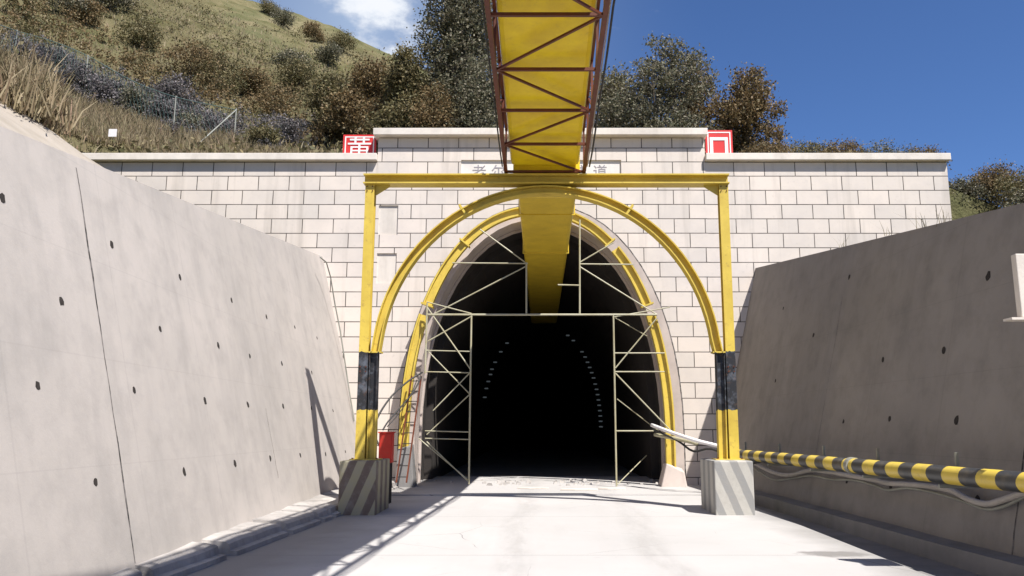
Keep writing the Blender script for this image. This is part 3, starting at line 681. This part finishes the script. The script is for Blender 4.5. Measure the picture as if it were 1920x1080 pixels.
# loose bits at the tunnel mouth
rnd = random.Random(11)
for i, (a, b, w_, d_, h_) in enumerate(((1085, 931, 1.1, .5, .035), (1145, 934, .8, .35, .04), (1000, 928, .9, .3, .03))):
    p = at(a, b, 21.9 + .25 * i); z_ = gz(p.y) + .034
    vs = []
    n_ = 7
    for j in range(n_):
        an = 2 * math.pi * j / n_; vs.append((p.x + math.cos(an) * w_ / 2 * rnd.uniform(.8, 1.1), p.y + math.sin(an) * d_ / 2 * rnd.uniform(.8, 1.1)))
    q = MB().add([(x, y, z_) for x, y in vs] + [(x, y, z_ + h_) for x, y in vs], [tuple(range(n_))[::-1], tuple(range(n_, 2*n_))] + [(j, (j+1)%n_, n_+(j+1)%n_, n_+j) for j in range(n_)])
    tag(q.build('concrete_slab', M['conc_pale']), ('flat broken slab on the apron, middle of the three', 'smaller broken slab on the apron nearest the right gate upright', 'flat broken slab on the apron nearest the tunnel centre')[i], 'slab', 'broken slabs on the apron')
q = MB()
for i in range(70):                                 # rubble along the tunnel mouth
    x_ = rnd.choice([rnd.gauss(-.95, .25), rnd.gauss(1.1, .35), rnd.uniform(-2.4, 2.6), rnd.uniform(-4, 4)]); y = rnd.uniform(23.4, 25.5); s_ = rnd.uniform(.03, .1); z_ = gz(y) + .03
    q.add([(x_ + rnd.uniform(.5, 1) * s_ * a, y + rnd.uniform(.5, 1) * s_ * b, z_ + (s_ * rnd.uniform(.5, .9) if c_ else 0)) for a, b, c_ in ((-1,-1,0),(1,-1,0),(1,1,0),(-1,1,0),(-.6,-.6,1),(.6,-.6,1),(.6,.6,1),(-.6,.6,1))],
          [(0,3,2,1),(4,5,6,7),(0,1,5,4),(1,2,6,5),(2,3,7,6),(3,0,4,7)])
tag(q.build('rubble', M['kerb']), 'small scattered stones and rubble on the apron in the tunnel mouth', 'rubble', kind='stuff')

# ------------------------------------------------------------------ hillside
from mathutils import noise as mn
def fbm(x, y, s, o=4): return mn.fractal(Vector((x * s, y * s, 3.3)), 1.0, 2.0, o)
def hB(x, y):
    S = 1.0 if x < -12 else (1 - .62 * sm(-12, 2, x)) * (1 - sm(0, 26, x))
    d = max(0, y - 24.6); d = d if d < 78 else 78 - (d - 78) * .3
    h = 10.1 + .50 * d * S + .42 * min(70, max(0, -15 - x)) - .45 * min(20, max(0, x - 11))
    return h
def hL(x, y):
    side = max(0, xl(y, topl(y)) - .3 - x); s2 = max(0, -.6 * y - x - 1.3 * sm(12, 9, y))
    return topl(y) - .03 + .2 * min(side, 8.3) + 1.0 * min(s2, side, 5) * (1 - .3 * sm(11, 7, y)) + .16 * min(side, 1.3) * sm(13, 9, y) + .55 * max(0, min(side, 75) - 8.3)
def H(x, y):
    if x > 6 and y < 24.6: h = topr(y) - .03 - .16 * min(x - 6.2, 30)
    elif y < 24.6:
        h = hL(x, y)
        if x < -15: h = h + (hB(x, 24.6) - h) * sm(14, 24.6, y)
    else: h = hB(x, y)
    d = min(1, max(0, (math.hypot(x, max(0, y - 24)) - 9) / 30))
    return h + d * (2.4 * fbm(x, y, .05) + .5 * fbm(x, y, .25)) + .12 * fbm(x, y, .7) * min(1, d * 6)
q = MB()
def grid(xs_of, ys_):
    o = len(q.v); w_ = None
    for y in ys_:
        xs = xs_of(y); w_ = len(xs); q.v += [(x, y, H(x, y)) for x in xs]
    for i in range(len(ys_) - 1): q.f += [(o+i*w_+j, o+i*w_+j+1, o+(i+1)*w_+j+1, o+(i+1)*w_+j) for j in range(w_ - 1)]
sv = [0, .35, .7, 1.1, 1.6, 2.2, 2.9, 3.7, 4.6, 5.6, 6.7, 7.9] + [7.9 + 1.2 * i ** 1.22 for i in range(1, 36)]
ysn = [-60, -40, -25, -12] + [-6 + .6 * i for i in range(52)]; ysn = [y for y in ysn if y < 24.5] + [24.6]
grid(lambda y: [xl(y, topl(y)) - .3 - s_ for s_ in sv][::-1], ysn)
grid(lambda y: [xr(y, topr(y)) + .3 + s_ for s_ in sv], ysn)
bx_ = [-110 + 1.15 * i for i in range(190)]; by_ = [24.6 + .5 * i for i in range(20)] + [34.6 + 1.1 * i ** 1.08 for i in range(1, 90)]
grid(lambda y: bx_, by_)
hill = q.build('hillside', M['hill'], None, smooth=True); hill['kind'] = 'structure'
# bare concrete shoulder behind the near part of the left wall
q = MB(); vs = []
for i in range(40):
    y = -4 + i * .45; x0 = xl(y, topl(y)) - .32; wd = 1.35 * (1 - .8 * sm(11.5, 14, y))
    vs += [(x0, y, topl(y) + .0), (x0, y, topl(y) + .04), (x0 - wd, y, H(x0 - wd, y) + .06), (x0 - wd, y, H(x0 - wd, y) - .25)]
q.add(vs, [(i*4+j, i*4+(j+1)%4, (i+1)*4+(j+1)%4, (i+1)*4+j) for i in range(39) for j in range(4)])
tag(q.build('wall_shoulder', M['shoulder']), kind='structure')

# ------------------------------------------------------------------ vegetation
def mesh_np(name, V, F, mat, parent=None):
    me = bpy.data.meshes.new(name); nv = len(V); nf = len(F)
    me.vertices.add(nv); me.vertices.foreach_set('co', V.astype(np.float32).ravel())
    me.loops.add(nf * 4); me.loops.foreach_set('vertex_index', F.astype(np.int32).ravel())
    me.polygons.add(nf); me.polygons.foreach_set('loop_start', np.arange(0, nf * 4, 4, dtype=np.int32))
    me.update(calc_edges=True); me.materials.append(mat)
    o = bpy.data.objects.new(name, me); C.link(o)
    if parent: put(o, parent)
    return o
def leaves(cen, size, rs, asp=.55, droop=0.0):
    n = len(cen); a = rs.normal(size=(n, 3)); a[:, 2] -= droop; a /= np.linalg.norm(a, axis=1)[:, None]
    b = rs.normal(size=(n, 3)); b -= (a * b).sum(1)[:, None] * a; b /= np.linalg.norm(b, axis=1)[:, None]
    s = size * rs.uniform(.5, 1.3, (n, 1)); L_ = a * s; W_ = b * s * asp
    V = np.stack([cen - L_ * .5, cen + W_ * .5, cen + L_ * .5, cen - W_ * .5], 1).reshape(-1, 3)
    return V, np.arange(n * 4).reshape(-1, 4)
def clumps(blobs, n, rs, shell=.45, sub=26, cr=.3):
    """leaf positions gathered in small clumps spread through the crown's lobes"""
    vol = np.array([b[3] * b[4] * b[5] for b in blobs]) ** .75; vol /= vol.sum(); out = []
    for b, v in zip(blobs, vol):
        k = max(4, int(n * v / sub)); d = rs.normal(size=(k, 3)); d /= np.linalg.norm(d, axis=1)[:, None]
        r = rs.uniform(shell, 1.08, (k, 1)) ** .7; c = d * r * np.array(b[3:6]) + np.array(b[:3])
        cs = cr * rs.uniform(.5, 1.5, (k, 1, 1)); p = c[:, None, :] + rs.normal(size=(k, sub, 3)) * cs * np.array([1, 1, .8]) * .55
        out.append(p.reshape(-1, 3))
    return np.concatenate(out)
def tree(name, x, y, top, rad, blobs, n, leaf, mat, seed, label, cat, group, trunk=.14, droop=0.0, cr=.3, base=None):
    rs = np.random.RandomState(seed); z0 = (H(x, y) if base is None else base) - .1
    th = thing(name, (x, y, z0), label, cat, group)
    B = [(x + bx * rad, y + by * rad, z0 + bz * (top - z0), rx * rad, ry * rad, rz * (top - z0)) for bx, by, bz, rx, ry, rz in blobs]
    V, F = leaves(clumps(B, int(n * 1.7), rs, cr=cr), leaf * .8, rs, droop=droop)
    mesh_np('crown', V, F, M[mat], th)
    q = MB(); hub = Vector((x + rs.uniform(-.2, .2), y, z0 + .3 * (top - z0)))
    q.tube([(x, y, z0 - .3), (x + .05, y, z0 + .12 * (top - z0)), hub], [trunk, trunk * .8, trunk * .62], 8)
    for b in B:
        c = Vector(b[:3]); m_ = hub.lerp(c, .5) + Vector((rs.uniform(-.2, .2), rs.uniform(-.2, .2), rs.uniform(-.1, .25))) * rad * .4
        q.tube([hub, m_, c], [trunk * .5, trunk * .34, trunk * .16], 6)
        for _ in range(5):
            d = Vector(rs.normal(size=3)).normalized(); e = c + Vector((d.x * b[3], d.y * b[4], abs(d.z) * b[5])) * .9
            q.tube([c.lerp(m_, .3), c.lerp(e, .5) + Vector(rs.normal(size=3)) * .08, e], [trunk * .16, trunk * .1, .008], 5)
    q.build('trunk', M['bark'], th)
    return th
def blobset(seed, k, lo=.35, hi=.85, tp=.55):
    r = random.Random(seed); out = []
    for i in range(k):
        a = 2 * math.pi * i / k + r.uniform(-.5, .5); d = r.uniform(.3, .62)
        z = r.uniform(lo, hi); f = 1.15 - tp * z
        out.append((math.cos(a) * d * f, math.sin(a) * d * .8 * f, z, r.uniform(.34, .5), r.uniform(.34, .5), r.uniform(.12, .2)))
    out.append((r.uniform(-.15, .15), 0, hi + .02, .42, .42, .15)); return out
def P(px, py, Y): return at(px, py, Y)
TG = 'trees on the bank above the portal'
def put_tree(px, pytop, Y, wpx, seed, k, n, leaf, mat, label, cat='tree', lo=.3, hi=.85, name='tree', group=TG, tp=.55, **kw):
    p = P(px, pytop, Y); rad = wpx / 2 / FPX * Y * 1.04
    return tree(name, p.x, Y, p.z, rad, blobset(seed, k, lo, hi, tp), n, leaf, mat, seed, label, cat, group, **kw)
put_tree(872, -40, 28.5, 190, 2, 12, 24000, .15, 'leaf_grey', 'tallest grey green tree, left of the overhead duct and rising out of the photo', lo=.14, hi=.88, trunk=.2)
put_tree(1225, 78, 28.0, 235, 5, 12, 15000, .14, 'leaf_grey', 'airy grey green tree with open branches right of the overhead duct', lo=.25, hi=.84, trunk=.13, cr=.24, tp=.3)
put_tree(1382, 128, 28.6, 165, 14, 13, 11500, .15, 'leaf_brown', 'brownish rounded tree right of the airy tree, with foliage hanging over the parapet', lo=.3, hi=.82, trunk=.12, droop=.6, cr=.22, tp=.15)
put_tree(1140, 135, 29.5, 120, 11, 7, 7000, .14, 'leaf_olive', 'low olive bushy tree just right of the overhead duct', lo=.2, hi=.85)
put_tree(762, 100, 28.2, 130, 13, 8, 9000, .14, 'leaf_olive', 'olive tree between the tallest tree and the paler bushes', lo=.12, hi=.85)
put_tree(822, 165, 27.2, 110, 41, 7, 7000, .13, 'leaf_brown', 'low brown small tree in front of the tallest tree, just above the parapet', lo=.1, hi=.85)
put_tree(690, 118, 29.6, 150, 17, 8, 9000, .15, 'leaf_brown', 'brown leaved small tree behind the left end of the raised parapet', lo=.12, hi=.85)
put_tree(628, 140, 31.0, 130, 19, 8, 9000, .14, 'leaf_olive', 'low spreading small tree, leftmost behind the red character board', lo=.12, hi=.85)
put_tree(905, 120, 27.4, 150, 23, 7, 9000, .13, 'leaf_grey', 'dark dense small tree under the tallest tree, next to the duct', lo=.1, hi=.85)
put_tree(1300, 118, 30.0, 130, 29, 8, 9000, .14, 'leaf_brown', 'low brown small tree between the two right hand trees', lo=.1, hi=.85)
SG = 'shrubs on the bank and hillside'
def shrub(px, pyb, Y, h, rad, mat, seed, label, n=2600, leaf=.11, name='shrub', group=SG, z=None):
    p = P(px, pyb, Y); z0 = H(p.x, Y) if z is None else z
    return tree(name, p.x, Y, z0 + h, rad, blobset(seed, 5, .3, .8), n, leaf, mat, seed, label, 'shrub', group, trunk=.04, cr=.2)
def ground_hit(px, py):                             # where the view line meets the hill
    lastd = None
    Y = 8.0
    while Y < 130:
        p = at(px, py, Y)
        inside = (p.x > xr(Y, topr(Y))) or Y > 24.6 or p.x < xl(Y, topl(Y)) - .3
        if inside and p.z <= H(p.x, Y): return p
        Y += .25
    return at(px, py, 60)
hs = [(355, 175, 'leaf_brown', 2.4, 'large brown shrub on the slope above the middle of the fence'), (405, 180, 'leaf_olive', 2.0, 'olive shrub right of the large brown shrub'),
      (330, 210, 'leaf_purple', 1.6, 'grey shrub below the large brown shrub'), (560, 180, 'leaf_olive', 1.8, 'olive shrub on the slope left of the small trees'),
      (520, 225, 'leaf_brown', 1.6, 'brown shrub low on the slope above the left coping'), (470, 190, 'leaf_brown', 1.4, 'rusty shrub right of the fence end post'),
      (545, 275, 'leaf_purple', 1.2, 'grey purple shrub just above the left coping near the red board'), (600, 280, 'leaf_brown', 1.2, 'brown shrub close to the left of the red character board'),
      (490, 280, 'leaf_olive', 1.0, 'small olive shrub on the left coping line right of the fence'),
      (545, 148, 'leaf_grey', 1.4, 'dark green shrub on the slope under the skyline'), (615, 128, 'leaf_grey', 1.6, 'dark upright shrub nearest the skyline trees'),
      (130, 35, 'leaf_grey', 1.8, 'dark green shrub high on the left slope'), (205, 22, 'leaf_grey', 1.5, 'second dark shrub near the top of the left slope'),
      (160, 50, 'leaf_brown', 1.2, 'brown shrub below the dark green one on the high left slope'), (265, 95, 'leaf_olive', 1.5, 'olive shrub in the middle of the left slope'),
      (25, 30, 'leaf_olive', 1.7, 'olive shrub in the top left corner'), (530, 52, 'leaf_grey', 1.6, 'green shrub on the ridge near the skyline'),
      (505, 30, 'leaf_olive', 1.4, 'olive shrub highest on the ridge'), (590, 80, 'leaf_brown', 1.5, 'brown shrub on the falling skyline'), (640, 100, 'leaf_olive', 1.6, 'olive shrub where the skyline nears the trees'),
      (95, 150, 'leaf_purple', 1.5, 'purple grey brush behind the fence at the far left'), (45, 140, 'leaf_purple', 1.6, 'purple grey brush leftmost behind the fence'),
      (150, 180, 'leaf_purple', 1.4, 'purple grey brush behind the fence, third from the left'), (205, 200, 'leaf_purple', 1.3, 'dark brush behind the fence above the small white sign'),
      (250, 222, 'leaf_grey', 1.3, 'dark green brush behind the fence right of the small white sign'), (310, 240, 'leaf_purple', 1.3, 'purple grey brush behind the lower fence'),
      (360, 262, 'leaf_grey', 1.2, 'dark green brush beside the fence brace'), (410, 268, 'leaf_purple', 1.1, 'purple brush at the fence end post')]
for i, (a, b, mt, h_, lab) in enumerate(hs):
    p = ground_hit(a, b); sc_ = min(1.9, max(.8, p.y / 26))
    tree('shrub', p.x, p.y, H(p.x, p.y) + h_ * sc_ * .8, h_ * sc_ * .62, blobset(100 + i, 5, .25, .75), 2400, .1 * sc_, mt, 100 + i, lab, 'shrub', SG, trunk=.04, cr=.22 * sc_)
rb = [(1435, 282, 26.4, .9, 1.3, 'leaf_brown', 'low brown shrub just right of the red square board'), (1500, 284, 27.0, .8, 1.6, 'leaf_olive', 'low olive shrub line, second right of the red square board'),
      (1570, 284, 26.6, .9, 1.5, 'leaf_brown', 'low brown shrub above the middle of the right coping'), (1650, 288, 27.0, .75, 1.5, 'leaf_grey', 'low grey green shrub above the right coping'),
      (1720, 290, 26.8, .75, 1.3, 'leaf_brown', 'low shrub over the right end of the coping'),
      (1808, 385, 25.3, 1.9, 1.35, 'leaf_grey', 'dark green shrub beside the right end of the portal'), (1860, 370, 25.2, 2.0, 1.5, 'leaf_brown', 'reddish brown bush above the right wall'),
      (1915, 372, 24.0, 2.0, 1.5, 'leaf_olive', 'olive bush above the right wall at the photo edge'), (1960, 372, 23.0, 2.2, 1.5, 'leaf_grey', 'dark bush just beyond the right photo edge')]
for i, (a, b, Y, h_, r_, mt, lab) in enumerate(rb):
    p = at(a, b, Y); top = at(a, {1435:274,1500:276,1570:272,1650:277,1720:281,1808:336,1860:318,1915:328,1960:330}[a], Y).z
    tree('shrub', p.x, Y, top, r_, blobset(200 + i, 7, .45, .86), 5200, .09, mt, 200 + i, lab, 'shrub', SG, trunk=.04, cr=.2, base=top - max(h_, 1.2) - .3)
# dry grass along the left bank and scrub over the hill: uncountable
def blades(name, pts, hgt, wid, mat, seed, label, per=9, spread=.14, lean=.3):
    rs = np.random.RandomState(seed); P0 = np.repeat(np.array(pts), per, 0); n = len(P0)
    P0[:, :2] += rs.normal(size=(n, 2)) * spread
    P0[:, 2] -= .05
    hh = hgt * rs.uniform(.4, 1.25, n); dx = rs.normal(size=(n, 2)) * lean * hh[:, None]
    an = rs.uniform(0, math.pi, n); wx = np.stack([np.cos(an), np.sin(an), np.zeros(n)], 1) * wid / 2
    mid = P0 + np.concatenate([dx * .35, hh[:, None] * .55], 1); tip = P0 + np.concatenate([dx, hh[:, None]], 1)
    V = np.stack([P0 - wx, P0 + wx, mid + wx * .8, mid - wx * .8, tip + wx * .2, tip - wx * .2], 1).reshape(-1, 3)
    b = np.arange(n)[:, None] * 6; F = np.concatenate([b + [0, 1, 2, 3], b + [3, 2, 4, 5]], 0)
    o = mesh_np(name, V, F, M[mat]); return tag(o, label, 'grass', kind='stuff')
r3 = random.Random(9); pts = []; pts2 = []
for _ in range(4200):
    y = r3.uniform(6, 24.2); s_ = r3.uniform(1.45 if y < 12.5 else .9, 12); x = xl(y, topl(y)) - .3 - s_
    if y > 12.5 and x > -.62 * y - .2: continue
    pts.append((x, y, H(x, y)))
for _ in range(1500):
    x = r3.uniform(-15, -5); y = r3.uniform(24.9, 29); pts.append((x, y, H(x, y)))
pts = [p for p in pts if fbm(p[0], p[1], .5, 2) > -.25]
blades('dry_grass', pts, .36, .022, 'leaf_tan', 4, 'dry tan grass along the top of the left wall and coping', 16)
for _ in range(4200):
    y = 24.9 + 60 * r3.random() ** 1.3; x = r3.uniform(-55, 14) if y > 30 else r3.uniform(-30, 13)
    if fbm(x, y, .12, 3) + r3.uniform(-.35, .35) > .0: pts2.append((x, y, H(x, y)))
for _ in range(1400):
    y = r3.uniform(4, 24); x = r3.uniform(-45, -11); pts2.append((x, y, H(x, y)))
rs = np.random.RandomState(5); A = np.array(pts2); A = np.repeat(A, 16, 0); sc2 = np.repeat(rs.uniform(.12, .6, len(pts2)), 16)[:, None]
A = A + rs.normal(size=A.shape) * sc2 * np.array([1, 1, .5]) + np.array([0, 0, .12])
V, F = leaves(A, .2, rs, .6)
tag(mesh_np('hill_scrub', V, F, M['leaf_olive']), 'low olive scrub covering the hillside behind the portal', 'scrub', kind='stuff')
blades('hill_grass', [(x, y, H(x, y)) for x, y in ((r3.uniform(-50, 2), 26 + 50 * r3.random() ** 1.2) for _ in range(5000))], .4, .05, 'leaf_tan', 6, 'short straw coloured grass scattered over the hillside', 5, .3)
tag(bpy.data.objects['hill_grass'], cat='grass')
def thicket(name, spots, leaf, mat, seed, label):
    rs = np.random.RandomState(seed); out = []
    for x, y, z, rr, hh, n in spots:
        k = max(3, n // 24); d = rs.normal(size=(k, 3)); d /= np.linalg.norm(d, axis=1)[:, None]; d[:, 2] = np.abs(d[:, 2]) * 1.0
        c = d * rs.uniform(.35, 1.05, (k, 1)) * np.array([rr, rr, hh]) + np.array([x, y, z])
        out.append((c[:, None, :] + rs.normal(size=(k, 24, 3)) * .11 * rr).reshape(-1, 3))
    V, F = leaves(np.concatenate(out), leaf, rs, .6, droop=-.4)
    return tag(mesh_np(name, V, F, M[mat]), label, 'thicket', kind='stuff')
def band(pts_top, pts_bot, n, seed, r0, r1, nl):
    rr_ = random.Random(seed); out = []
    for _ in range(n):
        px = rr_.uniform(pts_top[0][0], pts_top[-1][0])
        def interp(P_):
            for (a, b), (c, d) in zip(P_[:-1], P_[1:]):
                if a <= px <= c: return b + (d - b) * (px - a) / (c - a)
            return P_[-1][1]
        t_, b_ = interp(pts_top), interp(pts_bot); py = rr_.uniform(t_, b_)
        p = ground_hit(px, py)
        if p.y > 110: continue
        k = p.y / 26; q_ = rr_.uniform(r0, r1) * k
        out.append((p.x, p.y, H(p.x, p.y), q_, q_ * rr_.uniform(.9, 1.5), nl))
    return out
thicket('brush_thicket', band([(0, 85), (60, 95), (170, 135), (330, 195), (440, 225), (600, 255)], [(0, 150), (170, 215), (330, 272), (440, 285), (600, 288)], 120, 31, .35, .75, 420), .10, 'leaf_purple', 31,
        'tangled grey purple brush growing behind and below the fence')
thicket('hill_brush', band([(0, 30), (150, 60), (300, 135), (450, 160), (640, 165), (800, 175)], [(0, 80), (170, 130), (330, 190), (450, 215), (640, 260), (800, 262)], 75, 32, .4, 1.0, 330), .13, 'leaf_brown', 32,
        'brown autumn brush covering the lower slope above the fence')
thicket('slope_brush', band([(0, -10), (250, 10), (450, 60), (640, 120), (800, 160)], [(0, 60), (170, 110), (330, 180), (450, 205), (640, 250), (800, 262)], 50, 33, .35, .9, 300), .13, 'leaf_olive', 33,
        'olive scrub clumps scattered over the slope between the brown brush')
gp = []
for p_ in band([(0, 150), (170, 205), (330, 255), (450, 275)], [(0, 212), (170, 270), (250, 288), (450, 289)], 1500, 34, 1, 1, 1): gp.append(p_[:3])
blades('bank_grass', gp, .55, .024, 'leaf_tan', 35, 'dense tall dry grass between the fence and the left coping', 18, .26, .3)
# little weeds on top of the right wall
wp = []
for px, py in ((1705, 410), (1640, 436), (1735, 402), (1560, 455)):
    for dy in (0, .12):
        lo = 20.0
        y = {1705: 14.0, 1640: 15.4, 1735: 13.3, 1560: 17.6}[px] + dy; wp.append((xr(y, topr(y)) + .12, y, topr(y)))
blades('weeds', wp, .34, .012, 'leaf_olive', 8, 'small weeds sprouting from the top of the right wall', 5, .05, .4)

# ------------------------------------------------------------------ fence on the left bank
fe = thing('wire_fence', (-10, 16, 8), 'sagging green wire mesh fence with grey posts on the left bank', 'fence')
fp = []
for px, py, Y in ((-60, 25, 16), (32, 58, 19), (100, 78, 21.5), (165, 105, 24), (245, 150, 26), (330, 182, 28), (443, 206, 30)):
    
    while Y > 11 and H(at(px, py, Y).x, Y) > at(px, py, Y).z - 1.5: Y -= .1
    while Y < 34 and H(at(px, py, Y).x, Y) < at(px, py, Y).z - 1.9: Y += .1
    fp.append(at(px, py, Y))
fb = [Vector((p.x, p.y, min(H(p.x, p.y), p.z - .6))) for p in fp]
for i, (p, b) in enumerate(zip(fp, fb)):
    if i in (0, 1, 3, 5, 6): MB().tube([b - Vector((0, 0, .2)), p + Vector((0, 0, .05))], .03, 8).build('post', M['postgrey'], fe)
MB().tube([fp[-1], at(372, 270, 28.2)], .028, 6).build('brace', M['postgrey'], fe)
MB().tube(smooth_pts(fp, 5), .016, 6).build('top_wire', M['wire'], fe)
q = MB(); st = smooth_pts(fp, 12); sb_ = smooth_pts(fb, 12); nn = len(st)
for i in range(0, nn):
    for d in (-3, 3):
        j = i + d
        if 0 <= j < nn: q.bar(sb_[i], st[j], .006)
q.build('mesh', M['wire'], fe)
# small white marker sign
sg = thing('marker_sign', (0, 0, 0), 'tiny blank white marker plate on a stick in the dry grass above the left wall', 'sign')
gh = ground_hit(211, 276); SY = gh.y - 1.2; p = at(211, 249, SY); sg.location = (p.x, SY, gh.z); k_ = SY / 14.2 * .075
MB().box(p.x - k_, p.x + k_, SY, SY + .02, p.z - k_, p.z + k_).build('plate', M['white'], sg)
MB().tube([(p.x + .03, SY + .035, gh.z - .1), (p.x + .03, SY + .035, p.z + .06)], .014, 6).build('stick', M['postgrey'], sg)
